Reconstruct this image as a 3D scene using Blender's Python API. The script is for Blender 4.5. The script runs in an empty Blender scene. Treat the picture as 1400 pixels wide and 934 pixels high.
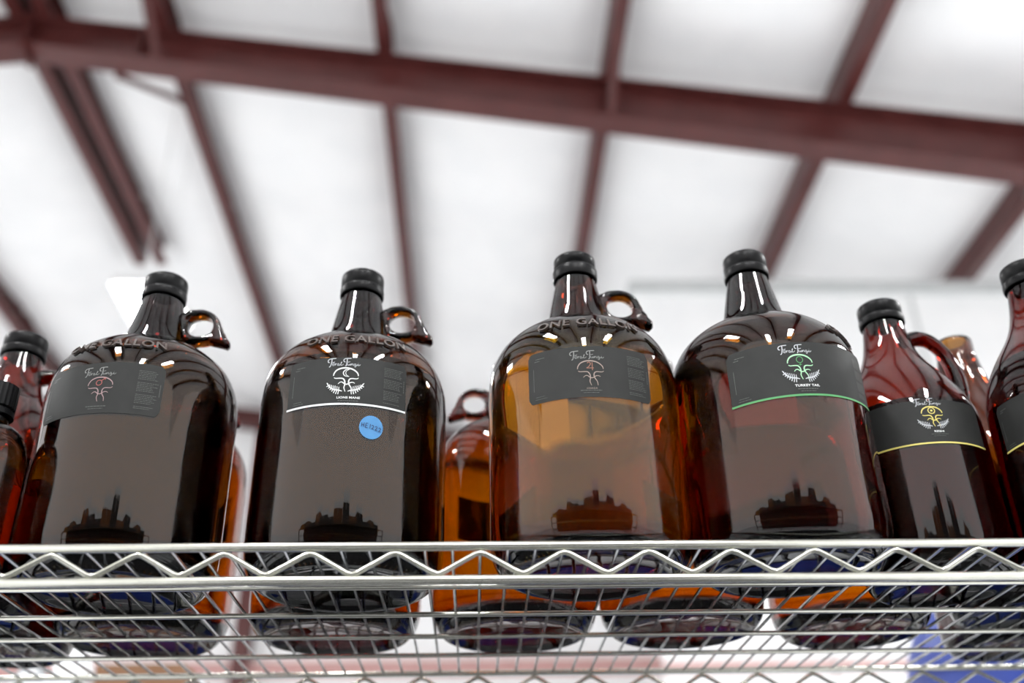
import bpy, bmesh, math, random
from mathutils import Vector, Matrix

random.seed(7)
SC = bpy.context.scene
COL = SC.collection
PI = math.pi
CAM_H = 1.45                      # the lens is 1.45 m above the floor

# ------------------------------------------------------------------ camera
cam_data = bpy.data.cameras.new('camera')
cam = bpy.data.objects.new('camera', cam_data)
COL.objects.link(cam)
FPX = 1394.0
cam_data.sensor_width = 36.0
cam_data.lens = FPX / 1400.0 * 36.0
cam_data.clip_start = 0.02
cam_data.clip_end = 200
D = Vector((-53, 806, FPX)).normalized()
Z = Vector((-50, -2412, FPX)); Z = (Z - D * Z.dot(D)).normalized()
X = D.cross(Z)
rot = Matrix(((X.x, -X.y, -X.z), (D.x, -D.y, -D.z), (Z.x, -Z.y, -Z.z)))
cam.matrix_world = Matrix.Translation((0, 0, CAM_H)) @ rot.to_4x4()
cam_data.dof.use_dof = True
cam_data.dof.focus_distance = 0.735
cam_data.dof.aperture_fstop = 3.4
SC.camera = cam

# ------------------------------------------------------------------ light
world = bpy.data.worlds.new('daylight')
SC.world = world
world.use_nodes = True
wn = world.node_tree.nodes
wn['Background'].inputs['Color'].default_value = (0.985, 0.995, 1.0, 1)
wn['Background'].inputs['Strength'].default_value = 1.75
SC.view_settings.view_transform = 'Standard'
SC.view_settings.look = 'None'
SC.view_settings.gamma = 1.0
SC.view_settings.exposure = 0.1
SC.view_settings.use_curve_mapping = False
SC.cycles.max_bounces = 24
SC.cycles.transmission_bounces = 20
SC.cycles.glossy_bounces = 8
SC.cycles.diffuse_bounces = 5
SC.cycles.transparent_max_bounces = 16
SC.cycles.sample_clamp_indirect = 6.0

# ------------------------------------------------------------------ materials
def new_mat(name):
    m = bpy.data.materials.new(name)
    m.use_nodes = True
    return m, m.node_tree.nodes, m.node_tree.links, m.node_tree.nodes['Principled BSDF']

def add_noise(n, l, scale, detail=3):
    tc = n.new('ShaderNodeTexCoord')
    t = n.new('ShaderNodeTexNoise')
    t.inputs['Scale'].default_value = scale
    t.inputs['Detail'].default_value = detail
    l.new(tc.outputs['Object'], t.inputs['Vector'])
    return t

def paint(name, c1, c2, rough=0.5, metal=0.0, scale=12, bump=0.0, spec=0.5):
    m, n, l, b = new_mat(name)
    t = add_noise(n, l, scale)
    r = n.new('ShaderNodeValToRGB')
    r.color_ramp.elements[0].position = 0.35
    r.color_ramp.elements[1].position = 0.65
    r.color_ramp.elements[0].color = (*c1, 1)
    r.color_ramp.elements[1].color = (*c2, 1)
    l.new(t.outputs['Fac'], r.inputs['Fac'])
    l.new(r.outputs['Color'], b.inputs['Base Color'])
    b.inputs['Roughness'].default_value = rough
    b.inputs['Metallic'].default_value = metal
    b.inputs['Specular IOR Level'].default_value = spec
    if bump:
        bp = n.new('ShaderNodeBump')
        bp.inputs['Strength'].default_value = bump
        bp.inputs['Distance'].default_value = 0.02
        l.new(t.outputs['Fac'], bp.inputs['Height'])
        l.new(bp.outputs['Normal'], b.inputs['Normal'])
    return m

def glass(name, absorb, density, ior=1.5, bump=0.0, scale=30, rough=0.0):
    m, n, l, b = new_mat(name)
    b.inputs['Base Color'].default_value = (1, 1, 1, 1)
    b.inputs['Transmission Weight'].default_value = 1
    b.inputs['Roughness'].default_value = rough
    b.inputs['IOR'].default_value = ior
    va = n.new('ShaderNodeVolumeAbsorption')
    va.inputs['Color'].default_value = (*absorb, 1)
    va.inputs['Density'].default_value = density
    l.new(va.outputs['Volume'], n['Material Output'].inputs['Volume'])
    if bump:
        t = add_noise(n, l, scale, 1)
        bp = n.new('ShaderNodeBump')
        bp.inputs['Strength'].default_value = bump
        bp.inputs['Distance'].default_value = 0.004
        l.new(t.outputs['Fac'], bp.inputs['Height'])
        l.new(bp.outputs['Normal'], b.inputs['Normal'])
    return m

def emitter(name, col, s):
    m, n, l, b = new_mat(name)
    b.inputs['Base Color'].default_value = (0.9, 0.9, 0.9, 1)
    b.inputs['Emission Color'].default_value = (*col, 1)
    b.inputs['Emission Strength'].default_value = s
    return m

M = {}
M['amber'] = glass('amber_glass', (0.893, 0.735, 0.0), 1900, 1.5, 0.05)
M['amber_dark'] = glass('deep_amber_glass', (0.78, 0.60, 0.0), 1150, 1.5, 0.05)
M['amber_gold'] = glass('golden_amber_glass', (0.83, 0.715, 0.0), 1000, 1.5, 0.05)
M['amber_red'] = glass('red_amber_glass', (0.86, 0.60, 0.0), 1500, 1.5, 0.05)
M['liquid_dark'] = glass('dark_tincture', (0.86, 0.55, 0.0), 160, 1.36)
M['liquid_mid'] = glass('amber_tincture', (0.955, 0.87, 0.05), 40, 1.36)
M['liquid_red'] = glass('red_brown_tincture', (0.80, 0.35, 0.0), 140, 1.36)
M['clear'] = glass('clear_glass', (0.96, 0.99, 1.0), 6, 1.5, 0.05)
M['raised_glass'] = paint('raised_brown_glass', (0.075, 0.060, 0.055), (0.095, 0.078, 0.070), 0.08, scale=60, spec=0.8)
M['liquid_brown'] = glass('brown_tincture', (0.90, 0.62, 0.0), 80, 1.36)
M['cap'] = paint('black_cap_plastic', (0.004, 0.004, 0.0045), (0.007, 0.007, 0.0075), 0.34, scale=60, spec=0.14)
M['label'] = paint('matte_charcoal_label', (0.021, 0.022, 0.021), (0.026, 0.027, 0.026), 0.6, scale=60, spec=0.25)
M['white_ink'] = paint('white_ink', (0.72, 0.74, 0.74), (0.80, 0.82, 0.82), 0.6)
M['silver_ink'] = paint('silver_ink', (0.20, 0.205, 0.20), (0.26, 0.265, 0.26), 0.5)
M['dim_ink'] = paint('dim_grey_ink', (0.085, 0.09, 0.085), (0.12, 0.125, 0.12), 0.5)
M['pink_ink'] = paint('dusty_pink_ink', (0.30, 0.20, 0.21), (0.36, 0.25, 0.25), 0.5)
M['red_ink'] = paint('dull_red_ink', (0.30, 0.07, 0.06), (0.36, 0.10, 0.09), 0.5)
M['tan_ink'] = paint('tan_rose_ink', (0.30, 0.23, 0.20), (0.36, 0.28, 0.25), 0.5)
M['rust_ink'] = paint('rust_ink', (0.25, 0.10, 0.06), (0.32, 0.14, 0.09), 0.5)
M['mint_ink'] = paint('pale_green_ink', (0.36, 0.66, 0.40), (0.45, 0.75, 0.50), 0.5)
M['green_ink'] = paint('green_ink', (0.07, 0.30, 0.10), (0.10, 0.38, 0.14), 0.5)
M['yellow_ink'] = paint('yellow_ink', (0.72, 0.62, 0.16), (0.80, 0.70, 0.24), 0.5)
M['fern_ink'] = paint('pale_grey_ink', (0.50, 0.52, 0.55), (0.60, 0.62, 0.65), 0.5)
M['sticker'] = paint('sky_blue_paper', (0.055, 0.23, 0.50), (0.065, 0.26, 0.54), 0.6, scale=150)
M['pen'] = paint('dark_blue_pen', (0.008, 0.03, 0.10), (0.012, 0.04, 0.13), 0.6)
M['rail'] = paint('satin_zinc_rail', (0.62, 0.62, 0.55), (0.68, 0.68, 0.61), 0.26, 0.92, scale=40, bump=0.02)
M['chrome'] = paint('chrome_wire', (0.62, 0.64, 0.68), (0.70, 0.72, 0.75), 0.16, 1.0, scale=40)
M['red_steel'] = paint('red_oxide_steel', (0.070, 0.0155, 0.014), (0.092, 0.022, 0.020), 0.36, scale=5, spec=0.4)
M['insulation'] = paint('white_vinyl_insulation', (0.86, 0.865, 0.87), (0.90, 0.90, 0.90), 0.5, scale=3, bump=0.05)
M['white_wall'] = paint('white_wall_panel', (0.88, 0.885, 0.89), (0.92, 0.92, 0.92), 0.5, scale=4)
M['trim_grey'] = paint('pale_grey_trim', (0.50, 0.52, 0.52), (0.56, 0.57, 0.57), 0.5)
M['pink_rail'] = paint('overexposed_red_girt', (0.50, 0.27, 0.25), (0.56, 0.32, 0.30), 0.5)  # red paint lightened to pink, overexposure put into the colour
M['floor'] = paint('blue_grey_concrete', (0.76, 0.77, 0.78), (0.82, 0.82, 0.83), 0.45, scale=1.2, bump=0.03)
M['blue_plastic'] = paint('blue_plastic', (0.012, 0.035, 0.24), (0.016, 0.045, 0.28), 0.4)
M['white_plastic'] = paint('milky_white_plastic', (0.74, 0.77, 0.80), (0.82, 0.84, 0.86), 0.35)
M['cardboard'] = paint('brown_cardboard', (0.20, 0.10, 0.05), (0.26, 0.14, 0.08), 0.85, scale=8)
M['dark_stuff'] = paint('dark_grey_plastic', (0.03, 0.03, 0.035), (0.05, 0.05, 0.05), 0.5)
M['grey_paint'] = paint('grey_paint', (0.28, 0.29, 0.30), (0.34, 0.35, 0.35), 0.5)
M['lamp'] = emitter('lamp_diffuser', (1, 1, 1), 85.0)
M['housing'] = paint('white_lamp_housing', (0.70, 0.70, 0.70), (0.76, 0.76, 0.76), 0.4)

# ------------------------------------------------------------------ helpers
def mesh_from(name, verts, faces, mat, smooth=False):
    me = bpy.data.meshes.new(name)
    me.from_pydata([tuple(v) for v in verts], [], faces)
    if mat: me.materials.append(mat)
    if smooth:
        me.polygons.foreach_set('use_smooth', [True] * len(me.polygons))
    me.update()
    return me

def obj(name, me, parent=None, loc=None, rot=None):
    o = bpy.data.objects.new(name, me)
    COL.objects.link(o)
    if parent: o.parent = parent
    if loc is not None: o.location = loc
    if rot is not None: o.rotation_euler = rot
    return o

def thing(name, label, cat, loc=(0, 0, 0), group=None, rotz=0.0):
    o = obj(name, None, None, loc, (0, 0, rotz))
    o['label'] = label; o['category'] = cat
    if group: o['group'] = group
    return o

def tag(o, label, cat, group=None):
    o['label'] = label; o['category'] = cat
    if group: o['group'] = group
    return o

def struct(o, label=None):
    o['kind'] = 'structure'
    if label: o['label'] = label
    return o

class MB:
    """collects simple solids into one mesh"""
    def __init__(self): self.v = []; self.f = []
    def add(self, vs, fs):
        k = len(self.v); self.v += [tuple(p) for p in vs]
        self.f += [tuple(i + k for i in q) for q in fs]
        return self
    def box(self, x0, x1, y0, y1, z0, z1):
        return self.add([(x0,y0,z0),(x1,y0,z0),(x1,y1,z0),(x0,y1,z0),(x0,y0,z1),(x1,y0,z1),(x1,y1,z1),(x0,y1,z1)],
                 [(0,3,2,1),(4,5,6,7),(0,1,5,4),(1,2,6,5),(2,3,7,6),(3,0,4,7)])
    def tube(self, pts, r, seg=8, caps=True, flat=1.0):
        pts = [Vector(p) for p in pts]; n = len(pts)
        rs = r if isinstance(r, (list, tuple)) else [r] * n
        vs = []; ref = None
        for i, p in enumerate(pts):
            a = pts[max(i - 1, 0)]; b = pts[min(i + 1, n - 1)]
            t = (b - a).normalized()
            if ref is None:
                ref = Vector((0, 0, 1)) if abs(t.z) < 0.9 else Vector((0, 1, 0))
            u = (ref - t * ref.dot(t)).normalized(); ref = u
            w = t.cross(u)
            for k in range(seg):
                an = 2 * PI * k / seg
                vs.append(p + u * math.cos(an) * rs[i] + w * math.sin(an) * rs[i] * flat)
        fs = []
        for i in range(n - 1):
            for k in range(seg):
                a = i * seg + k; b = i * seg + (k + 1) % seg
                fs.append((a, b, b + seg, a + seg))
        if caps:
            fs.append(tuple(reversed(range(seg)))); fs.append(tuple(range((n - 1) * seg, n * seg)))
        return self.add(vs, fs)
    def mesh(self, name, mat, smooth=False):
        return mesh_from(name, self.v, self.f, mat, smooth)
    def build(self, name, mat, parent=None, smooth=False, loc=None):
        return obj(name, self.mesh(name, mat, smooth), parent, loc)

def smooth_profile(pts, sub=4, sharp=()):
    """Catmull-Rom through (r, z) points"""
    out = []
    n = len(pts)
    for i in range(n - 1):
        p0 = pts[max(i - 1, 0)] if i not in sharp else pts[i]
        p1, p2 = pts[i], pts[i + 1]
        p3 = pts[min(i + 2, n - 1)] if (i + 1) not in sharp else pts[i + 1]
        for k in range(sub):
            t = k / sub
            q = []
            for c in range(2):
                a, b, d, e = p0[c], p1[c], p2[c], p3[c]
                q.append(0.5 * (2*b + (d-a)*t + (2*a-5*b+4*d-e)*t*t + (3*b-a-3*d+e)*t**3))
            out.append((max(q[0], 0.0), q[1]))
    out.append(pts[-1])
    return out

def lathe(prof, seg=72, mod=None):
    """prof (r,z): ends with r==0 are closed by a fan; ends with r>0 stay open"""
    v = []; f = []; rows = []
    for r, z in prof:
        if r < 1e-6:
            rows.append([len(v)]); v.append((0, 0, z))
        else:
            row = []
            for k in range(seg):
                a = 2 * PI * k / seg
                rr = r if mod is None else r * mod(k, z)
                row.append(len(v)); v.append((rr * math.sin(a), -rr * math.cos(a), z))
            rows.append(row)
    for a, b in zip(rows, rows[1:]):
        for k in range(seg):
            j = (k + 1) % seg
            if len(a) == 1 and len(b) == 1: continue
            if len(a) == 1: f.append((a[0], b[j], b[k]))
            elif len(b) == 1: f.append((a[k], a[j], b[0]))
            else: f.append((a[k], a[j], b[j], b[k]))
    return v, f

def lathe_mesh(name, prof, mat, seg=72, mod=None, smooth=True, edge=None):
    v, f = lathe(prof, seg, mod)
    me = mesh_from(name, v, f, mat, smooth)
    bm = bmesh.new(); bm.from_mesh(me)
    bmesh.ops.recalc_face_normals(bm, faces=bm.faces)
    if edge:
        for e in bm.edges:
            if len(e.link_faces) == 2 and e.calc_face_angle(0) > edge: e.smooth = False
    bm.to_mesh(me); bm.free()
    return me

def copy_tree(o, parent=None):
    c = o.copy(); COL.objects.link(c)
    if parent: c.parent = parent
    for ch in list(o.children): copy_tree(ch, c)
    return c

# ------------------------------------------------------------------ building shell
RY = 4.6                                             # the rafter stands this far from the lens
RIDGE_X = -2.75
def zt(x):                                           # height of the rafter's top edge above the floor
    z = 1.003 * RY - 0.133 * x if x > RIDGE_X else 1.003 * RY - 0.133 * RIDGE_X + 0.133 * (x - RIDGE_X)
    return z + CAM_H
PUR_H = 0.20
purlin_x = [-8.3, -6.95, -5.55, -4.15, -2.83, -2.67, -1.95 + 0.02, -0.563, 0.824, 2.24, 3.67, 5.1, 6.5]   # the outermost two are the eaves

struct(MB().box(-11, 11, -8, 11, -0.2, 0.0).build('floor', M['floor']), 'blue-grey concrete floor')

# roof: white vinyl faced insulation sagging between the purlins
def bays(x):
    for a, b in zip(purlin_x, purlin_x[1:]):
        if a <= x <= b: return (x - a) / (b - a), b - a
    return 0, 0
vs = []; fs = []
NX, NY = 200, 340
seams = [-5.2, -3.7, -2.2, -0.7, 0.85, 2.35, 3.55, 5.15, 6.6, 8.1, 9.5]
for j in range(NY + 1):
    y = -4.2 + 14.4 * j / NY
    near = min(abs(y - s) for s in seams)
    pil = 0.55 + 0.45 * min(1.0, near / 0.6) ** 0.7
    pinch = 1 - 0.85 * math.exp(-((y - RY) / 0.42) ** 2)
    seam = 0.022 * math.exp(-(near / 0.03) ** 2)
    for i in range(NX + 1):
        x = -8.3 + 14.8 * i / NX
        u, w = bays(x)
        sag = 0.15 * min(w, 1.4) / 1.4 * math.sin(PI * u) ** 0.8 * pil * pinch
        vs.append((x, y, zt(x) + PUR_H + 0.004 - sag - seam * math.sin(PI * u) ** 0.4))
for j in range(NY):
    for i in range(NX):
        a = j * (NX + 1) + i
        fs.append((a, a + NX + 1, a + NX + 2, a + 1))
top = len(vs)
vs += [(-8.3, -4.2, zt(-8.3) + 0.5), (RIDGE_X, -4.2, zt(RIDGE_X) + 0.5), (6.5, -4.2, zt(6.5) + 0.5),
       (-8.3, 10.2, zt(-8.3) + 0.5), (RIDGE_X, 10.2, zt(RIDGE_X) + 0.5), (6.5, 10.2, zt(6.5) + 0.5)]
fs += [(top, top + 1, top + 4, top + 3), (top + 1, top + 2, top + 5, top + 4)]
struct(obj('ceiling', mesh_from('ceiling', vs, fs, M['insulation'], True)), 'white vinyl insulation sagging between red purlins')

# purlins: Z sections running away from the lens
for i, x in enumerate(purlin_x[1:-1]):
    z0 = zt(x)
    y1 = 7.3 if x in (-2.83, -2.67) else 10.1
    flip = -1 if x == -2.83 else 1
    m = MB()
    xs = sorted((x - flip * 0.035, x - flip * 0.025))
    m.box(xs[0], xs[1], -4.1, y1, z0, z0 + PUR_H)
    xs = sorted((x - flip * 0.035, x + flip * 0.055))
    m.box(xs[0], xs[1], -4.1, y1, z0 - 0.002, z0 + 0.010)
    m.box(xs[0], xs[1], -4.1, y1, z0 + PUR_H - 0.008, z0 + PUR_H + 0.002)
    xs = sorted((x + flip * 0.047, x + flip * 0.055))
    m.box(xs[0], xs[1], -4.1, y1, z0, z0 + 0.03)
    struct(m.build('roof_purlin', M['red_steel']), 'red steel roof purlin running away under the white insulation')

def i_beam(name, y, stations, depth_fn, top_fn, fl=0.16, mat=None):
    root = struct(obj(name, None))
    web, tf, bf = MB(), MB(), MB()
    for a, b in zip(stations, stations[1:]):
        for mb, h0, h1, w in ((web, 'w', None, 0.012), (tf, 't', None, fl), (bf, 'b', None, fl)):
            P = []
            for x in (a, b):
                t = top_fn(x); d = depth_fn(x)
                lo, hi = {'w': (t - d + 0.012, t - 0.012), 't': (t - 0.014, t), 'b': (t - d, t - d + 0.014)}[h0]
                P += [(x, y - w / 2, lo), (x, y + w / 2, lo), (x, y + w / 2, hi), (x, y - w / 2, hi)]
            mb.add(P, [(0, 1, 2, 3), (7, 6, 5, 4), (0, 4, 5, 1), (1, 5, 6, 2), (2, 6, 7, 3), (3, 7, 4, 0)])
    web.build('web', M['red_steel'], root); tf.build('flange', M['red_steel'], root); bf.build('flange', M['red_steel'], root)
    return root
dep = lambda x: 0.245 + max(0, x - RIDGE_X) * 0.020
raf = i_beam('ceiling_beam', RY + 0.04, [-8.3, RIDGE_X, 0.0, 6.5], dep, zt, 0.17)
raf['label'] = 'long dark red steel rafter crossing the whole ceiling'
m = MB(); m.box(RIDGE_X - 0.012, RIDGE_X + 0.012, RY - 0.04, RY + 0.12, zt(RIDGE_X) - 0.30, zt(RIDGE_X) + 0.12)
m.build('ridge_plate', M['red_steel'], raf)
for x in (-5.5, RIDGE_X + 0.7, 0.824, 3.67):         # bolts plates / stiffeners on the web
    MB().box(x - 0.006, x + 0.006, RY - 0.04, RY + 0.035, zt(x) - dep(x) + 0.014, zt(x) - 0.014).build('stiffener', M['red_steel'], raf)

# angle braces from rafter flange up to the purlins
for (x, side) in ((-1.93, 1), (-1.93, -1), (0.824, -1), (-4.15, -1), (3.67, 1)):
    z0 = zt(x); b = MB()
    ya = RY + 0.04 + side * 0.08; yb = RY + 0.04 + side * 0.62
    xo = x - 0.28 if side > 0 else x
    for dx, dz in ((0.0, 0.0),):
        b.tube([(xo, ya, z0 - dep(x) + 0.02), (x, yb, z0 + 0.03)], 0.028, 4)
    b.build('brace', M['red_steel'], raf)

# far wall with its steel
WY = 10.1
struct(MB().box(-8.3, 6.5, WY + 0.06, WY + 0.2, 0, zt(RIDGE_X) + 0.4).build('wall_back', M['white_wall']), 'white far end wall')
er = i_beam('end_wall_beam', WY - 0.05, [-8.3, RIDGE_X, 6.5], lambda x: 0.2, lambda x: zt(x) - 0.002, 0.12)
er['label'] = 'dark red end rafter under the roof at the far wall'
cb = MB(); cb.box(-2.30, -2.14, WY - 0.16, WY - 0.145, 0, zt(-2.2) - 0.2); cb.box(-2.30, -2.14, WY - 0.005, WY + 0.005, 0, zt(-2.2) - 0.2)
cb.box(-2.226, -2.214, WY - 0.145, WY - 0.005, 0, zt(-2.2) - 0.2)
struct(cb.build('end_wall_column', M['red_steel']), 'dark red steel column at the far wall')
gz = CAM_H + 0.2115 * WY
struct(MB().box(-8.3, 6.5, WY - 0.06, WY + 0.06, gz, gz + 0.13).build('end_wall_girt', M['pink_rail']), 'red horizontal girt on the far wall, overexposure put into its pale colour')

# white room inside the building on the right, panel by panel
PY = 5.9
pr = struct(obj('wall_right', None), 'white partition wall with grey top trim behind the right bottles')
px0, px1 = 0.1843 * PY, 6.4
ptop = CAM_H + 0.644 * PY
w_ = 0.98
x = px0
while x < px1:
    MB().box(x + 0.004, x + w_ - 0.004, PY + 0.02, PY + 0.08, 0.0, ptop).build('wall_panel', M['white_wall'], pr)
    MB().box(x + w_ - 0.012, x + w_ + 0.012, PY + 0.012, PY + 0.03, 0.0, ptop - 0.02).build('joint_strip', M['trim_grey'], pr)
    x += w_
MB().box(px0 - 0.02, px1, PY - 0.05, PY + 0.09, ptop, ptop + 0.075).build('top_trim', M['trim_grey'], pr)
MB().box(px0, px1, PY - 0.01, PY + 0.02, CAM_H + 0.2115 * PY, CAM_H + 0.2200 * PY).build('girt_band', M['pink_rail'], pr)  # added band repeating the far girt, overexposed pink put into its colour

# ------------------------------------------------------------------ lamps
def high_bay(x, y, z, label, w=0.34, L=1.25):
    t = thing('high_bay_lamp', label, 'lamp', (x, y, z))
    MB().box(-w/2, w/2, -L/2, L/2, 0.0, 0.06).build('housing', M['housing'], t)
    MB().box(-w/2 + 0.015, w/2 - 0.015, -L/2 + 0.015, L/2 - 0.015, -0.012, 0.001).build('diffuser', M['lamp'], t)
    for s in (-1, 1):
        zz = zt(x) + 0.1 - z
        MB().tube([(0, s * L * 0.4, 0.06), (0, s * L * 0.4, zz)], 0.004, 6).build('cable', M['housing'], t)
    return t
ly = 5.2
high_bay(-0.4201 * ly + 0.18, ly + 0.25, CAM_H + 0.655 * ly, 'white high bay lamp hanging behind the neck of the leftmost labelled jug', 0.36, 0.5)
high_bay(-1.6, -0.6, 5.0, 'white high bay lamp hanging overhead, left of the shelf')
high_bay(1.7, -1.6, 5.0, 'white high bay lamp hanging overhead, right of the shelf')
high_bay(0.1, -2.7, 5.0, 'white high bay lamp hanging far behind the photographer')
high_bay(-4.6, 2.2, 4.9, 'white high bay lamp hanging beyond the left edge of the photo')
high_bay(4.4, 2.0, 4.7, 'white high bay lamp hanging beyond the right edge of the photo')

# ------------------------------------------------------------------ wire shelf
SZ = CAM_H + 0.2159                                   # jugs stand at this height
shelf = thing('wire_shelf', 'chrome wire shelf with zigzag front edge carrying the amber jugs', 'shelf', (0, 0, SZ))
W0, PITCH = 0.0043, 0.0180
SX0, SX1 = W0 - 40 * PITCH, W0 + 40 * PITCH
FY, BY = 0.633, 1.006
for y, rr in ((FY, 0.0029), (BY, 0.0029)):
    MB().tube([(SX0, y, -0.0019), (SX1, y, -0.0019)], rr, 16).build('rail', M['rail'], shelf, True)
    MB().tube([(SX0, y, -0.0240), (SX1, y, -0.0240)], rr * 1.06, 16).build('rail', M['rail'], shelf, True)
    pts = []
    k0 = -13
    for k in range(k0, 14):
        xp = W0 + 0.0001 + k * 3 * PITCH
        for dx, dz in ((-0.0035, -0.0074), (0, -0.0064), (0.0035, -0.0074)): pts.append((xp + dx, y - 0.0004, dz))
        if k < 13:
            xt = xp + 1.5 * PITCH
            for dx, dz in ((-0.0035, -0.0190), (0, -0.0202), (0.0035, -0.0190)): pts.append((xt + dx, y - 0.0004, dz))
    MB().tube(pts, 0.0018, 10).build('zigzag_wire', M['rail'], shelf, True)
for x in (SX0, SX1):
    for z in (-0.0019, -0.0240):
        MB().tube([(x, FY, z), (x, BY, z)], 0.0029, 12).build('rail', M['rail'], shelf, True)
for y in (0.712, 0.785, 0.8526, 0.9188):
    MB().tube([(SX0, y, -0.0047), (SX1, y, -0.0047)], 0.0021, 12).build('support_rod', M['rail'], shelf, True)
wm = MB()
wm.tube([(0, FY + 0.0010, -0.0022), (0, FY + 0.005, -0.00135), (0, BY - 0.001, -0.00135)], 0.0013, 10)
wire_me = wm.mesh('wire', M['chrome'], True)
for k in range(-39, 40):
    obj('wire', wire_me, shelf, (W0 + k * PITCH, 0, 0))
for x in (SX0 - 0.004, SX1 + 0.004):
    for y in (FY + 0.012, BY - 0.012):
        MB().tube([(x, y, -SZ), (x, y, 0.004)], 0.0125, 20).build('post', M['rail'], shelf, True)
        MB().tube([(x, y, -0.030), (x, y, 0.004)], 0.016, 20).build('post_collar', M['rail'], shelf, True)

MB().box(SX0, SX1, FY, BY, -0.385, -0.370).build('shade_board', M['dark_stuff'], shelf)  # unseen board added to keep floor light off the wires and rails
mat_ = tag(MB().box(-2.2, 2.2, -1.6, 0.55, 0.0, 0.012).build('shade_mat', M['dark_stuff']), 'unseen black mat added on the aisle floor to darken the rail undersides', 'mat')  # added out of view so the rail undersides reflect a dark floor

# ------------------------------------------------------------------ jugs
R_G = 0.073
GAL_OUT = [(0.0, 0.010), (0.030, 0.008), (0.050, 0.0035), (0.0565, 0.0004), (0.0605, 0.0), (0.0655, 0.0035), (0.0700, 0.0105), (0.0723, 0.020),
           (R_G, 0.032), (R_G, 0.060), (R_G, 0.095), (R_G, 0.126), (0.0728, 0.1450), (0.0712, 0.1592), (0.0668, 0.1716), (0.0600, 0.1815),
           (0.0500, 0.1902), (0.0400, 0.1960), (0.0322, 0.1992), (0.0277, 0.2023), (0.0256, 0.2070),
           (0.0233, 0.2160), (0.0203, 0.2310), (0.0177, 0.2435), (0.0166, 0.2490), (0.0160, 0.2520), (0.0160, 0.2660), (0.0150, 0.2675)]
GAL_IN = [(0.0105, 0.2675), (0.0098, 0.2480), (0.0100, 0.2400), (0.0110, 0.2290), (0.0130, 0.2150), (0.0175, 0.2030), (0.0270, 0.1965), (0.0385, 0.1925),
          (0.0486, 0.1872), (0.0581, 0.1792), (0.0646, 0.1698), (0.0688, 0.1580), (0.0704, 0.1445), (0.0706, 0.126), (0.0706, 0.095), (0.0706, 0.060),
          (0.0704, 0.033), (0.0696, 0.0222), (0.0668, 0.0145), (0.0620, 0.0120), (0.051, 0.0150), (0.030, 0.0195), (0.0, 0.0215)]
R_H = 0.057
HALF_OUT = [(0.0, 0.009), (0.025, 0.007), (0.040, 0.003), (0.0450, 0.0003), (0.0480, 0.0), (0.0520, 0.0030), (0.0550, 0.0095), (0.0567, 0.018),
            (R_H, 0.030), (R_H, 0.060), (R_H, 0.090), (R_H, 0.115), (0.0565, 0.127), (0.0545, 0.1385), (0.0500, 0.1515), (0.0435, 0.1640),
            (0.0360, 0.1755), (0.0290, 0.1860), (0.0240, 0.1960), (0.0208, 0.2060), (0.0188, 0.2160), (0.0174, 0.2255), (0.0168, 0.2300),
            (0.0163, 0.2325), (0.0163, 0.2460), (0.0153, 0.2475)]
HALF_IN = [(0.0124, 0.2475), (0.0126, 0.2290), (0.0150, 0.2150), (0.0172, 0.2050), (0.0204, 0.1945), (0.0255, 0.1840), (0.0325, 0.1735), (0.0402, 0.1615),
           (0.0465, 0.1495), (0.0510, 0.1370), (0.0530, 0.1255), (0.0535, 0.114), (0.0535, 0.090), (0.0535, 0.060),
           (0.0533, 0.031), (0.0523, 0.0215), (0.0500, 0.0140), (0.0455, 0.0100), (0.038, 0.0095), (0.025, 0.0120), (0.0, 0.0140)]

def shell_prof(out, inn):
    return smooth_profile(out, 3) + smooth_profile(inn, 3)

def liquid_prof(inn, level, grow=0.0006):
    """inner wall from the bottom up to the level, a hair into the glass, flat on top"""
    p = list(reversed(smooth_profile(inn, 3)))
    res = []
    for r, z in p:
        if z > level: break
        res.append(((r + grow) if r > 1e-6 else 0.0, z - grow * 0.6))
    a = [q for q in p if q[1] > level][0]
    res.append((a[0] + 0.0002, level)); res.append((0.0, level))
    return res

cache = {}
def jug_body(kind, mat):
    key = ('body', kind, mat)
    if key not in cache:
        o, i = (GAL_OUT, GAL_IN) if kind == 'gallon' else (HALF_OUT, HALF_IN)
        cache[key] = lathe_mesh('glass_body', shell_prof(o, i), M[mat], 96)
    return cache[key]
def jug_liquid(kind, level, mat):
    key = ('liq', kind, level, mat)
    if key not in cache:
        i = GAL_IN if kind == 'gallon' else HALF_IN
        cache[key] = lathe_mesh('liquid', liquid_prof(i, level), M[mat], 72, edge=0.9)
    return cache[key]

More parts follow.
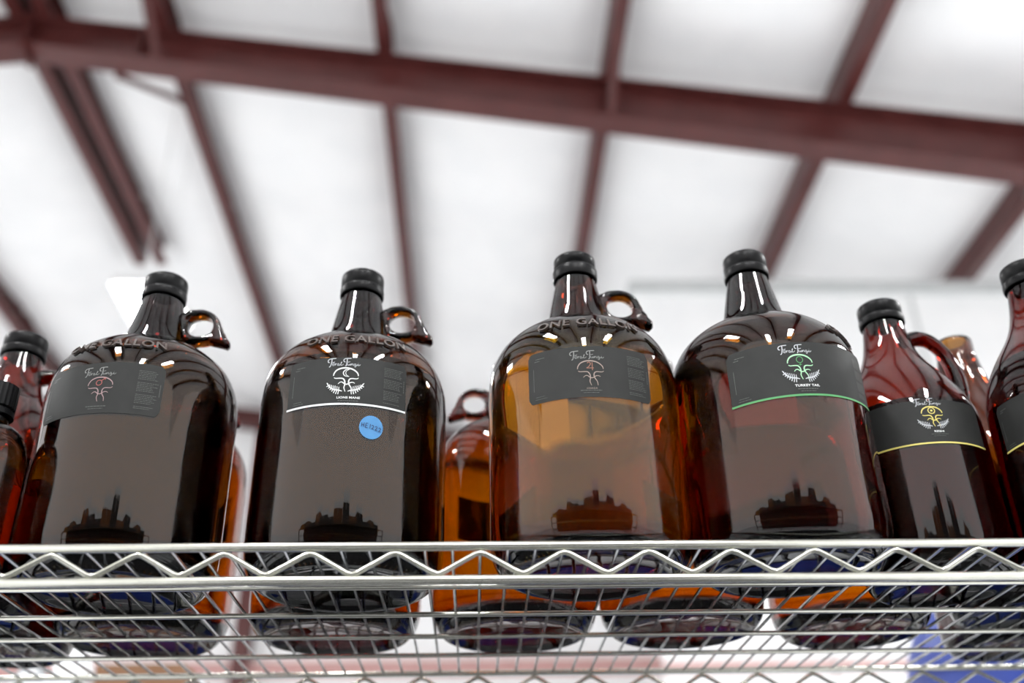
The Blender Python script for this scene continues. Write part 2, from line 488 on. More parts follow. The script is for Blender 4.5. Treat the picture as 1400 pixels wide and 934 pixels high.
def ring_handle(mat):
    """finger ring with a drooping tip, in the x-z plane"""
    key = ('ring', mat)
    if key in cache: return cache[key]
    cx, cz = 0.0352, 0.2245
    ctrl = [(-90, 0.0155), (-60, 0.0165), (-48, 0.0215), (-40, 0.0305), (-33, 0.0310), (-24, 0.0235), (-10, 0.0180), (10, 0.0158), (40, 0.0150),
            (70, 0.0148), (100, 0.0155), (130, 0.0180), (150, 0.0205), (180, 0.0180), (210, 0.0170), (230, 0.0180), (250, 0.0170), (270, 0.0155)]
    def ro(a):
        for (a0, r0), (a1, r1) in zip(ctrl, ctrl[1:]):
            if a0 <= a <= a1:
                t = (a - a0) / (a1 - a0); t = t * t * (3 - 2 * t)
                return r0 + (r1 - r0) * t
        return 0.0155
    v = []; f = []; N, S = 72, 12
    for i in range(N):
        a = -90 + 360 * i / N
        c, s = math.cos(math.radians(a)), math.sin(math.radians(a))
        ri = 0.0106; o_ = ro(a) + 0.0009
        rm, hw, ht = (ri + o_) / 2, (o_ - ri) / 2, 0.0068
        for k in range(S):
            b = 2 * PI * k / S
            e = 0.62
            cb, sb = math.cos(b), math.sin(b)
            u = math.copysign(abs(cb) ** e, cb) * hw; w = math.copysign(abs(sb) ** e, sb) * ht
            r = rm + u
            v.append((cx + r * c, w, cz + r * s * 0.97))
    for i in range(N):
        for k in range(S):
            a = i * S + k; b = i * S + (k + 1) % S; i2 = (i + 1) % N
            f.append((a, b, i2 * S + (k + 1) % S, i2 * S + k))
    me = mesh_from('handle', v, f, M[mat], True)
    bm = bmesh.new(); bm.from_mesh(me); bmesh.ops.recalc_face_normals(bm, faces=bm.faces); bm.to_mesh(me); bm.free()
    cache[key] = me
    return me

def loop_handle(mat):
    key = ('loop', mat)
    if key in cache: return cache[key]
    p = smooth_profile([(0.0165, 0.2150), (0.0260, 0.2190), (0.0360, 0.2168), (0.0450, 0.2080), (0.0505, 0.1955), (0.0530, 0.1810), (0.0525, 0.1660), (0.0490, 0.1530)], 4)
    rs = [0.0075 - 0.002 * math.sin(PI * min(1, i / (len(p) - 1) * 1.2)) for i in range(len(p))]
    mb = MB(); mb.tube([(a, 0, b) for a, b in p], rs, 14, True, 1.25)
    cache[key] = mb.mesh('handle', M[mat], True)
    return cache[key]

CAP_G = [(0.0, 0.2722), (0.0125, 0.2722), (0.0158, 0.2716), (0.0176, 0.2700), (0.0180, 0.2680), (0.0180, 0.2595), (0.0176, 0.2588), (0.0176, 0.2582), (0.0183, 0.2576),
         (0.0185, 0.2565), (0.0185, 0.2516), (0.0182, 0.2506), (0.0168, 0.2504)]
CAP_G2 = [(0.0, 0.2722), (0.0140, 0.2722), (0.0163, 0.2718), (0.0172, 0.2708), (0.0174, 0.2690), (0.0174, 0.2638), (0.0166, 0.2628), (0.0164, 0.2615), (0.0180, 0.2604),
          (0.0186, 0.2590), (0.0186, 0.2530), (0.0182, 0.2508), (0.0168, 0.2504)]
CAP_H = [(0.0, 0.2515), (0.0125, 0.2515), (0.0160, 0.2510), (0.0180, 0.2495), (0.0185, 0.2475), (0.0185, 0.2390), (0.0181, 0.2384), (0.0181, 0.2379), (0.0188, 0.2373),
         (0.0190, 0.2362), (0.0190, 0.2322), (0.0187, 0.2312), (0.0170, 0.2310)]
def cap_mesh(which):
    if ('cap', which) not in cache:
        cache[('cap', which)] = lathe_mesh('cap', {'G': CAP_G, 'G2': CAP_G2, 'H': CAP_H}[which], M['cap'], 64, edge=0.8)
    return cache[('cap', which)]

# shoulder lettering: a font mesh bent over the shoulder
fcurve = bpy.data.curves.new('lettering_font', 'FONT')
def text_mesh(txt, size, extrude=0.0, bold=0.0, spacing=1.0):
    c = bpy.data.curves.new('t', 'FONT')
    c.body = txt; c.size = size; c.extrude = extrude; c.offset = bold
    c.align_x = 'CENTER'; c.space_character = spacing; c.resolution_u = 3
    o = bpy.data.objects.new('t', c); COL.objects.link(o)
    dg = bpy.context.evaluated_depsgraph_get()
    me = bpy.data.meshes.new_from_object(o.evaluated_get(dg))
    vs = [v.co.copy() for v in me.vertices]; fs = [tuple(p.vertices) for p in me.polygons]
    bpy.data.objects.remove(o); bpy.data.curves.remove(c); bpy.data.meshes.remove(me)
    return vs, fs
bpy.data.curves.remove(fcurve)

SHOULDER = smooth_profile(GAL_OUT, 8)
def shoulder_at(arc):
    """point and normal on the gallon shoulder, arc metres above h=0.165 along the profile"""
    start = next(i for i, p in enumerate(SHOULDER) if p[1] > 0.1665 and p[0] > 0.03)
    i = start; left = arc
    while True:
        a, b = SHOULDER[i], SHOULDER[i + 1]
        d = math.hypot(b[0] - a[0], b[1] - a[1])
        if left <= d or i > len(SHOULDER) - 4:
            t = left / d
            tx, tz = (b[0] - a[0]) / d, (b[1] - a[1]) / d
            return (a[0] + tx * left, a[1] + tz * left), (tz, -tx)
        left -= d; i += 1
def emboss(th0):
    vs, fs = text_mesh('ONE GALLON', 0.0110, 0.0006, 0.00018, 1.08)
    out = []
    for v in vs:
        (r, z), (nr, nz) = shoulder_at(0.001 + v.y)
        off = 0.0018 if v.z > 0 else -0.0001
        th = th0 + v.x / 0.0640
        rr = r + nr * off
        out.append((rr * math.sin(th), -rr * math.cos(th), z + nz * off))
    return mesh_from('embossed_lettering', out, fs, M['raised_glass'])

# ---------------------------------------------------------------- label artwork
def catmull(pts, sub=5, closed=False):
    out = []; n = len(pts)
    rng = n if closed else n - 1
    for i in range(rng):
        g = (lambda k: pts[k % n]) if closed else (lambda k: pts[min(max(k, 0), n - 1)])
        p0, p1, p2, p3 = g(i - 1), g(i), g(i + 1), g(i + 2)
        for k in range(sub):
            t = k / sub
            out.append(tuple(0.5 * (2*b + (d-a)*t + (2*a-5*b+4*d-e)*t*t + (3*b-a-3*d+e)*t**3) for a, b, d, e in zip(p0, p1, p2, p3)))
    out.append(pts[0] if closed else pts[-1])
    return out

class Ink:
    """flat printed strokes in label space (metres: s to the right, h up), laid on the round glass"""
    def __init__(self): self.v = []; self.f = []
    def stroke(self, pts, w, sub=5, smooth=True, taper=False):
        p = catmull(pts, sub) if smooth and len(pts) > 2 else list(pts)
        k = len(self.v); n = len(p)
        for i in range(n):
            a = p[max(i - 1, 0)]; b = p[min(i + 1, n - 1)]
            dx, dy = b[0] - a[0], b[1] - a[1]; L = math.hypot(dx, dy) or 1
            ww = w / 2
            if taper: ww *= 0.35 + 0.65 * math.sin(PI * (0.08 + 0.84 * i / max(1, n - 1)))
            self.v += [(p[i][0] - dy / L * ww, p[i][1] + dx / L * ww), (p[i][0] + dy / L * ww, p[i][1] - dx / L * ww)]
        for i in range(n - 1):
            self.f.append((k + 2*i, k + 2*i + 1, k + 2*i + 3, k + 2*i + 2))
    def disc(self, c, r, seg=16):
        k = len(self.v)
        self.v += [(c[0] + r * math.cos(2*PI*i/seg), c[1] + r * math.sin(2*PI*i/seg)) for i in range(seg)]
        self.f.append(tuple(range(k, k + seg)))
    def ring(self, c, r, w, seg=24, sx=1.0):
        self.stroke([(c[0] + sx * r * math.cos(2*PI*i/seg), c[1] + r * math.sin(2*PI*i/seg)) for i in range(seg + 1)], w, smooth=False)
    def text(self, txt, size, s, h, bold=0.0, spacing=1.0, sx=1.0):
        vs, fs = text_mesh(txt, size, 0.0, bold, spacing)
        k = len(self.v)
        self.v += [(s + a.x * sx, h + a.y) for a in vs]
        self.f += [tuple(i + k for i in q) for q in fs]
    def build(self, name, mat, parent, R, th0, off, tilt=0.0):
        out = []
        for s, h in self.v:
            th = th0 + s / R
            out.append(((R + off) * math.sin(th), -(R + off) * math.cos(th), h + tilt * s))
        me = mesh_from(name, out, self.f, M[mat])
        bm = bmesh.new(); bm.from_mesh(me)
        for f_ in bm.faces:
            c = f_.calc_center_median(); f_.normal_update()
            if f_.normal.x * c.x + f_.normal.y * c.y < 0: f_.normal_flip()
        bm.to_mesh(me); bm.free()
        return obj(name, me, parent)

# drawn in a 1006 x 934 sketch grid, x right, y down; centre of the emblem at (505, 187..)
F_SCRIPT = [
    ([(275, 96), (225, 98), (175, 100), (125, 110), (98, 140), (108, 172), (135, 175)], 17),
    ([(182, 102), (180, 150), (172, 205), (155, 255), (128, 270)], 17),
    ([(165, 182), (210, 178), (250, 168)], 14),
    ([(198, 228), (232, 220), (238, 200), (218, 192), (198, 212), (204, 240), (226, 246), (252, 230)], 12),
    ([(252, 230), (266, 200), (270, 222), (266, 244), (274, 216), (300, 204)], 12),
    ([(345, 212), (320, 205), (308, 232), (325, 246), (345, 222), (347, 242), (365, 240)], 13),
    ([(365, 240), (395, 190), (400, 170), (384, 190), (384, 240), (415, 236), (440, 215)], 13),
    ([(605, 96), (560, 97), (505, 100), (462, 108), (440, 135), (452, 168), (478, 172)], 17),
    ([(512, 100), (512, 150), (508, 200), (500, 245), (480, 262)], 17),
    ([(500, 178), (540, 176), (578, 168)], 14),
    ([(530, 205), (530, 236), (550, 243), (572, 215), (572, 240), (590, 240)], 13),
    ([(590, 240), (600, 207), (604, 240), (620, 212), (640, 212), (642, 240), (660, 238)], 13),
    ([(705, 214), (682, 205), (668, 230), (685, 245), (706, 222), (706, 262), (690, 275), (676, 262)], 13),
    ([(706, 250), (738, 232), (752, 207), (750, 238), (775, 240), (800, 215)], 13),
    ([(752, 186), (756, 183)], 12)]
CAP_ARC = [(240, 455), (252, 405), (300, 345), (390, 307), (500, 297), (610, 312), (700, 352), (758, 405), (772, 455)]
GILL_L = [(255, 492), (290, 508), (400, 508), (455, 520), (490, 570), (495, 640), (482, 700), (512, 778)]
GILL_R = [(778, 492), (740, 514), (630, 512), (585, 535), (572, 585), (590, 640), (632, 700), (644, 775)]
ARM_L = [(352, 622), (395, 588), (440, 588), (490, 622), (540, 630), (580, 612), (620, 592), (668, 590), (705, 608)]
def fern(sgn):
    out = [([(505 - sgn * 60, 770), (505 - sgn * 130, 750), (505 - sgn * 230, 735), (505 - sgn * 320, 690), (505 - sgn * 398, 592)], 30)]
    for i in range(7):
        t = i / 6
        bx = 505 - sgn * (130 + 230 * t); by = 752 - 100 * t ** 1.6
        ln = 108 * (1 - 0.45 * abs(t - 0.25) / 0.75)
        out.append(([(bx, by), (bx - sgn * ln * (0.15 + 0.5 * t), by + ln * (0.85 - 0.55 * t))], 34))
        out.append(([(bx, by), (bx - sgn * ln * (0.25 * t), by - ln * 0.75)], 28))
    return out

def make_label(jug, R, th0, th1, hb, ht, emb_th, emb_h, sc, cols, symbol, caption=None, stripe=None, ferns=True, tilt=0.0, dense=True, side=True):
    """th in degrees; the script line's middle sits at emb_th, emb_h"""
    a0, a1 = math.radians(th0), math.radians(th1)
    N = 40; v = []; f = []
    rad = 0.004 * sc / 1.0
    tm = (a0 + a1) / 2
    for i in range(N + 1):
        a = a0 + (a1 - a0) * i / N
        d = min(a - a0, a1 - a) * R
        cut = rad - math.sqrt(max(0, rad * rad - (rad - d) ** 2)) if d < rad else 0
        lo = hb + (0.0 if stripe else cut); hi = ht - cut
        tl = tilt * (a - math.radians(emb_th)) * R
        v += [((R + 0.0003) * math.sin(a), -(R + 0.0003) * math.cos(a), lo + tl), ((R + 0.0003) * math.sin(a), -(R + 0.0003) * math.cos(a), hi + tl)]
    for i in range(N): f.append((2*i, 2*i + 2, 2*i + 3, 2*i + 1))
    lab = obj('label', mesh_from('label', v, f, M['label'], True), jug)
    et = math.radians(emb_th)
    X_ = lambda x, y: ((x - 505) * 0.0000345 * sc, emb_h - (y - 187) * 0.0000413 * sc)
    W = 0.000037 * sc
    kw = dict(R=R, th0=et, off=0.0006, tilt=tilt)
    ink = Ink()
    for p, w in F_SCRIPT: ink.stroke([X_(*q) for q in p], (w if w > 14 else w * 0.74) * W, 4)
    ink.build('script_lettering', cols[0], lab, **kw)
    ink = Ink()
    ink.stroke([X_(*q) for q in CAP_ARC], (34 if ferns else 25) * W, 6, taper=True)
    for p in (GILL_L, GILL_R): ink.stroke([X_(*q) for q in p], (27 if ferns else 20) * W, 6, taper=True)
    ink.stroke([X_(*q) for q in ARM_L], (24 if ferns else 18) * W, 6, taper=True)
    ink.build('mushroom_emblem', cols[1], lab, **kw)
    ink = Ink()
    c = X_(505, 395); u = 0.0000400 * sc
    if symbol == 'venus':
        ink.ring(c, 62 * u, 11 * W * 1.2, sx=0.95); ink.stroke([(c[0], c[1] - 62*u), (c[0], c[1] - 125*u)], 11 * W, smooth=False)
        ink.stroke([(c[0] - 32*u, c[1] - 97*u), (c[0] + 32*u, c[1] - 97*u)], 11 * W, smooth=False)
    elif symbol == 'mars':
        c = (c[0] - 25*u, c[1] - 12*u)
        ink.ring(c, 52 * u, 16 * W); ink.stroke([(c[0] + 38*u, c[1] + 38*u), (c[0] + 105*u, c[1] + 92*u)], 16 * W, smooth=False)
        ink.stroke([(c[0] + 66*u, c[1] + 94*u), (c[0] + 107*u, c[1] + 94*u), (c[0] + 107*u, c[1] + 55*u)], 15 * W, smooth=False)
    elif symbol == 'moon':
        ink.stroke([(c[0] + 62*u, c[1] + 72*u), (c[0] - 5*u, c[1] + 62*u), (c[0] - 48*u, c[1] + 5*u), (c[0] - 22*u, c[1] - 62*u), (c[0] + 62*u, c[1] - 82*u)], 20 * W, taper=True)
        ink.stroke([(c[0] + 62*u, c[1] + 72*u), (c[0] + 8*u, c[1] + 35*u), (c[0] - 4*u, c[1] - 10*u), (c[0] + 15*u, c[1] - 52*u), (c[0] + 62*u, c[1] - 82*u)], 13 * W, taper=True)
    elif symbol == 'jupiter':
        ink.stroke([(c[0] - 52*u, c[1] + 55*u), (c[0] - 18*u, c[1] + 75*u), (c[0] + 6*u, c[1] + 40*u), (c[0] - 25*u, c[1] - 15*u), (c[0] - 68*u, c[1] - 45*u)], 16 * W)
        ink.stroke([(c[0] - 68*u, c[1] - 45*u), (c[0] + 62*u, c[1] - 45*u)], 16 * W, smooth=False)
        ink.stroke([(c[0] + 36*u, c[1] + 70*u), (c[0] + 36*u, c[1] - 92*u)], 16 * W, smooth=False)
    elif symbol == 'sun':
        ink.ring(c, 74 * u, 22 * W); ink.disc(c, 26 * u)
    ink.build('planet_symbol', cols[2], lab, **kw)
    if ferns:
        for sgn in (1, -1):
            ink = Ink()
            for p, w in fern(sgn): ink.stroke([X_(*q) for q in p], w * W, 4, taper=True)
            ink.build('fern_sprig', cols[3], lab, **kw)
    if caption:
        ink = Ink()
        txt, size, bold = caption
        s, h = X_(585 if ferns else 520, 915 if ferns else 845)
        ink.text(txt, size * sc, s, h, bold * sc, 1.05, 1.18)
        ink.build('caption', cols[4], lab, **kw)
    # fine print: rows of tiny broken dashes
    rnd = random.Random(int(th1 * 7 + hb * 9000))
    ink = Ink()
    def row(s0, s1, h, w=0.00042, vert=False):
        p = s0
        while p < s1:
            L = rnd.uniform(0.0006, 0.0022) * sc
            e = min(p + L, s1)
            if vert: ink.stroke([(h, p), (h, e)], w * sc, smooth=False)
            else: ink.stroke([(p, h), (e, h)], w * sc, smooth=False)
            p = e + 0.0004 * sc
    s, h = X_(585 if ferns else 500, 960 if ferns else 870)
    row(s - 0.0075 * sc, s + 0.0075 * sc, h, 0.0006); row(s - 0.0055 * sc, s + 0.0055 * sc, h - 0.0018 * sc)
    sl = (a0 - et) * R; sr = (a1 - et) * R
    if side:
        top_ = ht - 0.0055 * sc
        row(sl + 0.0065 * sc, sl + 0.0135 * sc, top_, 0.0005); row(sl + 0.0055 * sc, sl + 0.0095 * sc, top_ - 0.0018 * sc, 0.0005)
        row(sl + 0.006 * sc, sl + 0.013 * sc, hb + 0.0050 * sc); row(sl + 0.0055 * sc, sl + 0.0145 * sc, hb + 0.0032 * sc)
        row(hb + 0.010 * sc, hb + 0.028 * sc, sl + 0.0045 * sc, 0.0004, True)
    if dense:
        hh = ht - 0.006 * sc; k = 0
        while hh > hb + 0.004 * sc:
            row(sr - 0.0185 * sc, sr - rnd.uniform(0.0035, 0.0075) * sc, hh, 0.0004)
            k += 1; hh -= 0.00135 * sc if k % 6 else 0.0030 * sc
        row(hb + 0.016 * sc, hb + 0.026 * sc, sr - 0.0022 * sc, 0.0004, True)
    ink.build('fine_print', 'dim_ink', lab, **kw)['kind'] = 'stuff'
    if stripe:
        ink = Ink(); n = 40
        ink.stroke([(sl + (sr - sl) * i / n, hb + 0.0004) for i in range(n + 1)], 0.0016 * sc, smooth=False)
        ink.build('stripe', stripe, lab, **kw)
    return lab

GROUP_G = 'gallon jugs in the front row'
def make_jug(name, label, kind, x, y, mat='amber_dark', liquid=None, cap='G', handle=0.0, text=None, group=None, scale=1.0):
    t = thing(name, label, 'jug', (x, y, SZ), group)
    t.scale = (scale,) * 3
    obj('glass_body', jug_body(kind, mat), t)
    if liquid: obj('liquid', jug_liquid(kind, *liquid), t)
    h = obj('handle', ring_handle('amber_dark' if mat == 'amber_gold' else mat) if kind == 'gallon' else loop_handle(mat), t, (0, 0, 0), (0, 0, handle))
    if cap: obj('cap', cap_mesh(cap), t)
    if text is not None: obj('embossed_lettering', emboss(math.radians(text)), t)
    return t

# knurled bearing ring under the gallon jugs
kn = MB()
for i in range(90):
    a = 2 * PI * i / 90
    c, s = math.cos(a), math.sin(a)
    kn.add([(0.0590*c - 0.0009*s, 0.0590*s + 0.0009*c, 0.0010), (0.0635*c - 0.0009*s, 0.0635*s + 0.0009*c, 0.0026),
            (0.0635*c + 0.0009*s, 0.0635*s - 0.0009*c, 0.0026), (0.0590*c + 0.0009*s, 0.0590*s - 0.0009*c, 0.0010), (0.0615*c, 0.0615*s, 0.0001)],
           [(0, 1, 4), (1, 2, 4), (2, 3, 4), (3, 0, 4), (3, 2, 1, 0)])
knurl_me = kn.mesh('base_knurling', M['amber_dark'])

front = {}
FRONT = [
    (1, 'amber gallon jug with dusty pink mushroom label, leftmost of the large labelled jugs', -0.263, 0.741, ('liquid_dark', 0.172), 'G', 0.0, -6),
    (2, 'amber gallon jug with white striped label and round blue sticker', -0.095, 0.735, ('liquid_dark', 0.160), 'G', 0.0, 6),
    (3, 'amber gallon jug glowing yellow below a stripeless charcoal label', 0.0845, 0.7095, ('liquid_mid', 0.190), 'G2', 0.0, 0),
    (4, 'amber gallon jug with green striped charcoal label, handle turned away', 0.228, 0.705, ('liquid_brown', 0.178), 'G', 1.5, 66)]
for n, lab, x, y, liq, cap, ha, tx in FRONT:
    front[n] = make_jug('amber_jug', lab, 'gallon', x, y, 'amber_gold' if n == 3 else 'amber_dark', (liq[1], liq[0]), cap, ha, tx)
    obj('base_knurling', knurl_me, front[n])['kind'] = 'stuff'

front[5] = make_jug('growler', 'half gallon amber growler with yellow striped label and looped handle', 'half', 0.354, 0.748, 'amber_red', (0.138, 'liquid_red'), 'H', 0.0)
front[6] = make_jug('growler', 'dark amber growler cut off by the right edge of the photo', 'half', 0.459, 0.694, 'amber_red', (0.160, 'liquid_dark'), 'H', 0.9, scale=1.02)
front[0] = make_jug('growler', 'amber growler with black cap behind the small bottle at the left edge', 'half', -0.400, 0.805, 'amber_red', (0.120, 'liquid_red'), 'H', 0.55)

make_label(front[1], R_G, -48, 28, 0.1105, 0.1520, -7.0, 0.1442, 1.0, ('silver_ink', 'pink_ink', 'red_ink', None, 'silver_ink'), 'mars', None, None, False)
make_label(front[2], R_G, -34.2, 37.4, 0.1140, 0.1527, 1.2, 0.1482, 0.98, ('fern_ink', 'white_ink', 'white_ink', 'white_ink', 'white_ink'), 'moon', ('LIONS MANE', 0.0024, 0.00008), 'white_ink', True)
make_label(front[3], R_G, -37.6, 35.2, 0.1068, 0.1480, -1.2, 0.1403, 1.0, ('silver_ink', 'tan_ink', 'rust_ink', None, 'tan_ink'), 'jupiter', ('CHAGA', 0.0018, 0.0), None, False)
make_label(front[4], R_G, -37, 60, 0.1058, 0.1490, 4.0, 0.1429, 1.0, ('fern_ink', 'mint_ink', 'green_ink', 'fern_ink', 'white_ink'), 'venus', ('TURKEY TAIL', 0.0025, 0.00008), 'green_ink', True, 0.075)
make_label(front[5], R_H, -64, 40, 0.0955, 0.1318, -4.3, 0.1297, 0.84, ('fern_ink', 'yellow_ink', 'yellow_ink', 'fern_ink', 'white_ink'), 'sun', ('REISHI', 0.0026, 0.00008), 'yellow_ink', True, 0.0, False)
lab6 = make_label(front[6], R_H, -88, 20, 0.0850, 0.1215, -30, 0.1180, 0.84, ('fern_ink', 'yellow_ink', 'yellow_ink', 'fern_ink', 'white_ink'), 'sun', None, 'yellow_ink', True, 0.0, False)

# blue round sticker with the handwritten code
v = [((R_G + 0.0004) * math.sin(math.radians(17.2)), -(R_G + 0.0004) * math.cos(math.radians(17.2)), 0.0972)]
for i in range(40):
    a = 2 * PI * i / 40
    th = math.radians(17.2) + 0.0086 * math.cos(a) / R_G
    v.append(((R_G + 0.0004) * math.sin(th), -(R_G + 0.0004) * math.cos(th), 0.0972 + 0.0092 * math.sin(a)))
st = obj('sticker', mesh_from('sticker', v, [(0, 1 + i, 1 + (i + 1) % 40) for i in range(40)], M['sticker'], True), front[2])
st['label'] = 'round sky blue sticker'
HAND = [[(0, 9), (-1, 0)], [(5, 10), (4, 1)], [(-0.5, 5), (5, 5.5)],                         # H
        [(9, 9.5), (8, 0)], [(9, 9.5), (14, 10)], [(8.5, 5), (12.5, 5.4)], [(8, 0), (13, 0.5)],  # E
        [(19, 9.5), (18, 0.5)],                                                              # 1
        [(22, 6.5), (24, 8.5), (26.5, 7), (25, 3.5), (22, 0.5), (27, 0.8)],
        [(30, 6), (32, 8), (34.5, 6.5), (33, 3), (30, 0), (35, 0.2)],
        [(38, 5), (40, 7), (42.5, 5.5), (41, 2), (38, -1), (43.5, -0.8)]]
ink = Ink()
for p in HAND:
    ink.stroke([((q[0] - 21) * 0.00032, 0.0976 + (q[1] - 4.5) * 0.00037 - (q[0] - 21) * 0.00005) for q in p], 0.00050, 4)
ink.build('handwriting', 'pen', st, R_G, math.radians(17.2), 0.0007)

# back row: lighter, mostly empty jugs
BACK = [('amber gallon jug in the back row behind the pink labelled jug', 'gallon', -0.283, 0.884, 'G', 0.2, 1.0, None),
        ('amber gallon jug in the back row behind the blue stickered jug', 'gallon', -0.118, 0.8785, 'G', 2.6, 1.0, None),
        ('open amber gallon jug in the back row, its handle pointing left', 'gallon', 0.035, 0.876, None, PI, 0.98, None),
        ('open amber gallon jug behind the gap beside the green striped jug', 'gallon', 0.1782, 0.868, None, 1.4, 0.965, None),
        ('amber gallon jug in the back row behind the green striped jug', 'gallon', 0.328, 0.878, None, 1.6, 0.93, None)]
for lab, kind, x, y, cap, ha, sc_, liq in BACK:
    t = make_jug('amber_jug', lab, kind, x, y, 'amber', liq, cap, ha, None, 'amber jugs in the back row', sc_)
    obj('base_knurling', knurl_me, t)['kind'] = 'stuff'
    if True:  # rear labels; all but the left-handled jug's added to darken the jugs in front
        N = 30; v = []
        for i in range(N + 1):
            a = math.radians(134 + 92 * i / N)
            for h in (0.106, 0.150): v.append(((R_G + 0.0003) * math.sin(a), -(R_G + 0.0003) * math.cos(a), h))
        obj('label', mesh_from('label', v, [(2*i, 2*i + 2, 2*i + 3, 2*i + 1) for i in range(N)], M['label'], True), t)
make_jug('growler', 'open necked amber growler standing behind the looped handle of the yellow striped one', 'half', 0.455, 0.827, 'amber_dark', (0.10, 'liquid_red'), None, 2.2, None, 'amber jugs in the back row', 1.05)
make_jug('growler', 'dark amber growler behind the one cut off by the right edge', 'half', 0.588, 0.818, 'amber_dark', (0.14, 'liquid_dark'), 'H', 2.2, None, 'amber jugs in the back row')
make_jug('growler', 'dark growler behind the black capped one at the left edge', 'half', -0.412, 0.926, 'amber_dark', (0.14, 'liquid_dark'), 'H', 0.4, None, 'amber jugs in the back row')
make_jug('growler', 'dark growler at the very back of the shelf, its base beside the blue drum', 'half', 0.495, 0.943, 'amber_dark', (0.14, 'liquid_dark'), 'H', 2.2, None, 'amber jugs in the back row')
make_jug('growler', 'dark growler at the back right corner of the shelf, only its base in view', 'half', 0.620, 0.938, 'amber_dark', (0.14, 'liquid_dark'), 'H', 2.2, None, 'amber jugs in the back row')

# small round-shouldered bottle at the left edge
bt = thing('small_bottle', 'small amber bottle with ribbed black cap at the left edge', 'bottle', (-0.351, 0.684, SZ))
SB_OUT = [(0.0, 0.005), (0.018, 0.0035), (0.0235, 0.0005), (0.0255, 0.0), (0.0285, 0.003), (0.0300, 0.010), (0.0300, 0.04), (0.0300, 0.070), (0.0296, 0.082), (0.0278, 0.092),
          (0.0240, 0.1000), (0.0180, 0.1055), (0.0130, 0.1080), (0.0115, 0.1110), (0.0112, 0.1180), (0.0112, 0.132)]
SB_IN = [(0.0080, 0.132), (0.0080, 0.112), (0.0110, 0.1050), (0.0200, 0.0990), (0.0255, 0.0900), (0.0273, 0.080), (0.0275, 0.070), (0.0275, 0.04), (0.0272, 0.012), (0.024, 0.0065), (0.0, 0.0085)]
obj('glass_body', lathe_mesh('glass_body', smooth_profile(SB_OUT, 3) + smooth_profile(SB_IN, 3), M['amber_dark'], 64), bt)
obj('liquid', lathe_mesh('liquid', liquid_prof(SB_IN, 0.072, 0.0005), M['liquid_dark'], 48, edge=0.9), bt)
obj('cap', lathe_mesh('cap', [(0.0, 0.1400), (0.0120, 0.1400), (0.0138, 0.1390), (0.0142, 0.1375), (0.0142, 0.1215), (0.0125, 0.1205), (0.0125, 0.1195), (0.0142, 0.1188), (0.0142, 0.1150), (0.0114, 0.1148)],
    M['cap'], 96, mod=lambda k, z: 1.0 if (k % 4 < 2 or z > 0.138 or z < 0.1205) else 0.965, edge=0.6), bt)

# ------------------------------------------------------------------ second rack beyond
rack = thing('storage_rack', 'grey storage rack standing beyond the wire shelf', 'rack', (0, 0, 0))
for zz in (0.5, 1.1, 1.50):
    MB().box(-1.7, 1.7, 1.42, 1.98, zz - 0.03, zz).build('rack_shelf', M['grey_paint'], rack)
for x in (-1.7, 0.0, 1.7):
    for y in (1.40, 1.98):
        MB().box(x - 0.02, x + 0.02, y, y + 0.02, 0, 1.50).build('post', M['grey_paint'], rack)
dr = thing('plastic_drum', 'blue plastic drum seen through the wires at lower right', 'drum', (0.975, 1.70, 1.501))
obj('drum_body', lathe_mesh('drum_body', smooth_profile([(0.0, 0.0), (0.20, 0.0), (0.232, 0.02), (0.240, 0.06), (0.246, 0.14), (0.240, 0.155), (0.240, 0.28), (0.246, 0.30), (0.238, 0.34), (0.215, 0.39), (0.18, 0.405), (0.0, 0.405)], 3), M['blue_plastic'], 64), dr)
obj('lid', lathe_mesh('lid', [(0.0, 0.425), (0.19, 0.425), (0.197, 0.42), (0.197, 0.395), (0.18, 0.394)], M['white_plastic'], 48, edge=0.7), dr)
def milk_bottle(x, y, s, label, mat):
    t = thing('plastic_bottle', label, 'bottle', (x, y, 1.50), 'pale bottles on the far rack')
    t.scale = (s, s, s)
    obj('bottle_body', lathe_mesh('bottle_body', smooth_profile([(0.0, 0.0), (0.026, 0.0), (0.030, 0.006), (0.030, 0.06), (0.030, 0.20), (0.030, 0.27), (0.026, 0.295), (0.015, 0.312), (0.012, 0.32), (0.012, 0.335), (0.0, 0.335)], 3), M[mat], 40), t)
    obj('cap', lathe_mesh('cap', [(0.0, 0.352), (0.013, 0.352), (0.0145, 0.349), (0.0145, 0.326), (0.0125, 0.325)], M['white_plastic'], 32, edge=0.7), t)
for i, (x, y, s, mat) in enumerate(((-0.745, 1.60, 1.0, 'white_plastic'), (-0.672, 1.62, 1.0, 'clear'), (-0.600, 1.60, 1.03, 'white_plastic'), (-0.80, 1.75, 1.05, 'white_plastic'), (-0.69, 1.78, 1.04, 'white_plastic'))):
    milk_bottle(x, y, s, ['tall white bottle on the far rack, leftmost of the pale bottles', 'tall clear glass bottle on the far rack at lower left', 'tall white bottle on the far rack beside a cardboard box', 'white bottle standing behind the leftmost pale bottle', 'white bottle standing behind the clear glass bottle'][i], mat)
bx = thing('cardboard_box', 'brown cardboard box on the far rack at lower left', 'box', (-0.49, 1.66, 1.50))
MB().box(-0.065, 0.065, -0.10, 0.10, 0.0, 0.30).build('carton', M['cardboard'], bx)
MB().box(-0.066, 0.066, -0.022, 0.022, 0.14, 0.3015).build('tape', M['white_plastic'], bx)

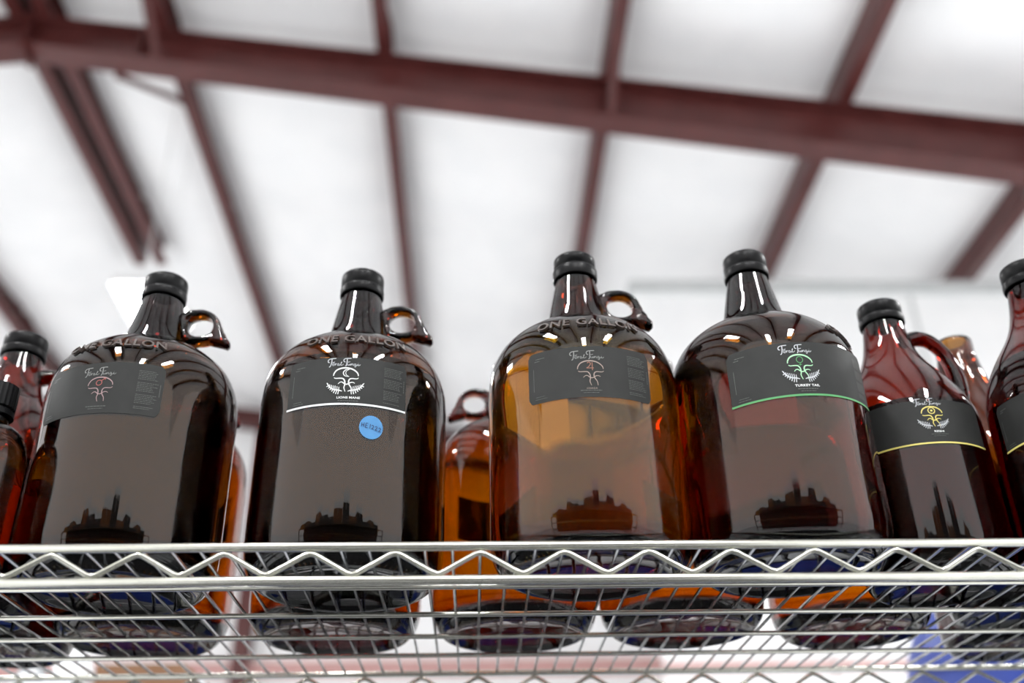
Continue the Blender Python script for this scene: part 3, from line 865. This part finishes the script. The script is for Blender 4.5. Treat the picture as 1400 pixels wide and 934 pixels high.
for i, lx in enumerate((-1.25, -0.62, 0.30, 0.95)):
    tb = thing('storage_tote', ['blue lidded tote at the left end of the middle rack shelf', 'blue lidded tote beside the rack post, mirrored in the jug bases', 'blue lidded tote on the middle rack shelf right of the post', 'blue lidded tote on the middle rack shelf below the drum'][i], 'tote', (lx, 1.70, 1.10), 'blue totes on the middle rack shelf')
    mb = MB(); mb.add([(-0.25,-0.20,0),(0.25,-0.20,0),(0.25,0.20,0),(-0.25,0.20,0),(-0.28,-0.24,0.30),(0.28,-0.24,0.30),(0.28,0.24,0.30),(-0.28,0.24,0.30)],
        [(0,3,2,1),(4,5,6,7),(0,1,5,4),(1,2,6,5),(2,3,7,6),(3,0,4,7)])
    mb.build('tote_body', M['blue_plastic'], tb)
    MB().box(-0.29, 0.29, -0.25, 0.25, 0.30, 0.325).build('lid', M['blue_plastic'], tb)

# ------------------------------------------------------------------ opposite rack, mirrored in the jugs
rk = thing('pallet_rack', 'tall dark rack behind the photographer mirrored in the jug fronts', 'rack', (0, -2.4, 0))
for zz in (0.9, 1.7, 2.26):
    MB().box(-3.0, 3.0, -0.3, 0.3, zz - 0.05, zz).build('rack_shelf', M['dark_stuff'], rk)
MB().box(-3.0, 3.0, -0.32, -0.30, 0.1, 2.26).build('sky_block_panel', M['dark_stuff'], rk)  # dark sheet added to keep sky out of the rack's reflection
for x in (-3.0, -1.0, 1.0, 3.0):
    MB().box(x - 0.03, x + 0.03, 0.26, 0.30, 0, 2.26).build('post', M['dark_stuff'], rk)
xs = -2.9
NUM = ['first', 'second', 'third', 'fourth', 'fifth', 'sixth', 'seventh', 'eighth', 'ninth', 'tenth', 'eleventh', 'twelfth', 'thirteenth']
for bi, (w, h, m_) in enumerate(((0.44, 0.30, 'dark_stuff'), (0.30, 0.42, 'cardboard'), (0.52, 0.26, 'dark_stuff'), (0.30, 0.50, 'cardboard'), (0.46, 0.38, 'dark_stuff'), (0.34, 0.30, 'dark_stuff'),
        (0.50, 0.44, 'cardboard'), (0.36, 0.52, 'dark_stuff'), (0.44, 0.34, 'cardboard'), (0.40, 0.48, 'dark_stuff'), (0.50, 0.28, 'dark_stuff'), (0.36, 0.44, 'cardboard'), (0.42, 0.30, 'dark_stuff'))):
    b = thing('carton', '%s carton from the left on the rack behind the photographer' % NUM[bi], 'box', (xs + w / 2, -2.4, 2.26), 'cartons on the rack behind the photographer')
    MB().box(-w / 2 + 0.006, w / 2 - 0.006, -0.22, 0.22, 0, h).build('carton_body', M[m_], b)
    MB().box(-0.03, 0.03, -0.222, 0.222, h - 0.08, h + 0.002).build('tape', M['grey_paint'], b)
    xs += w + 0.005
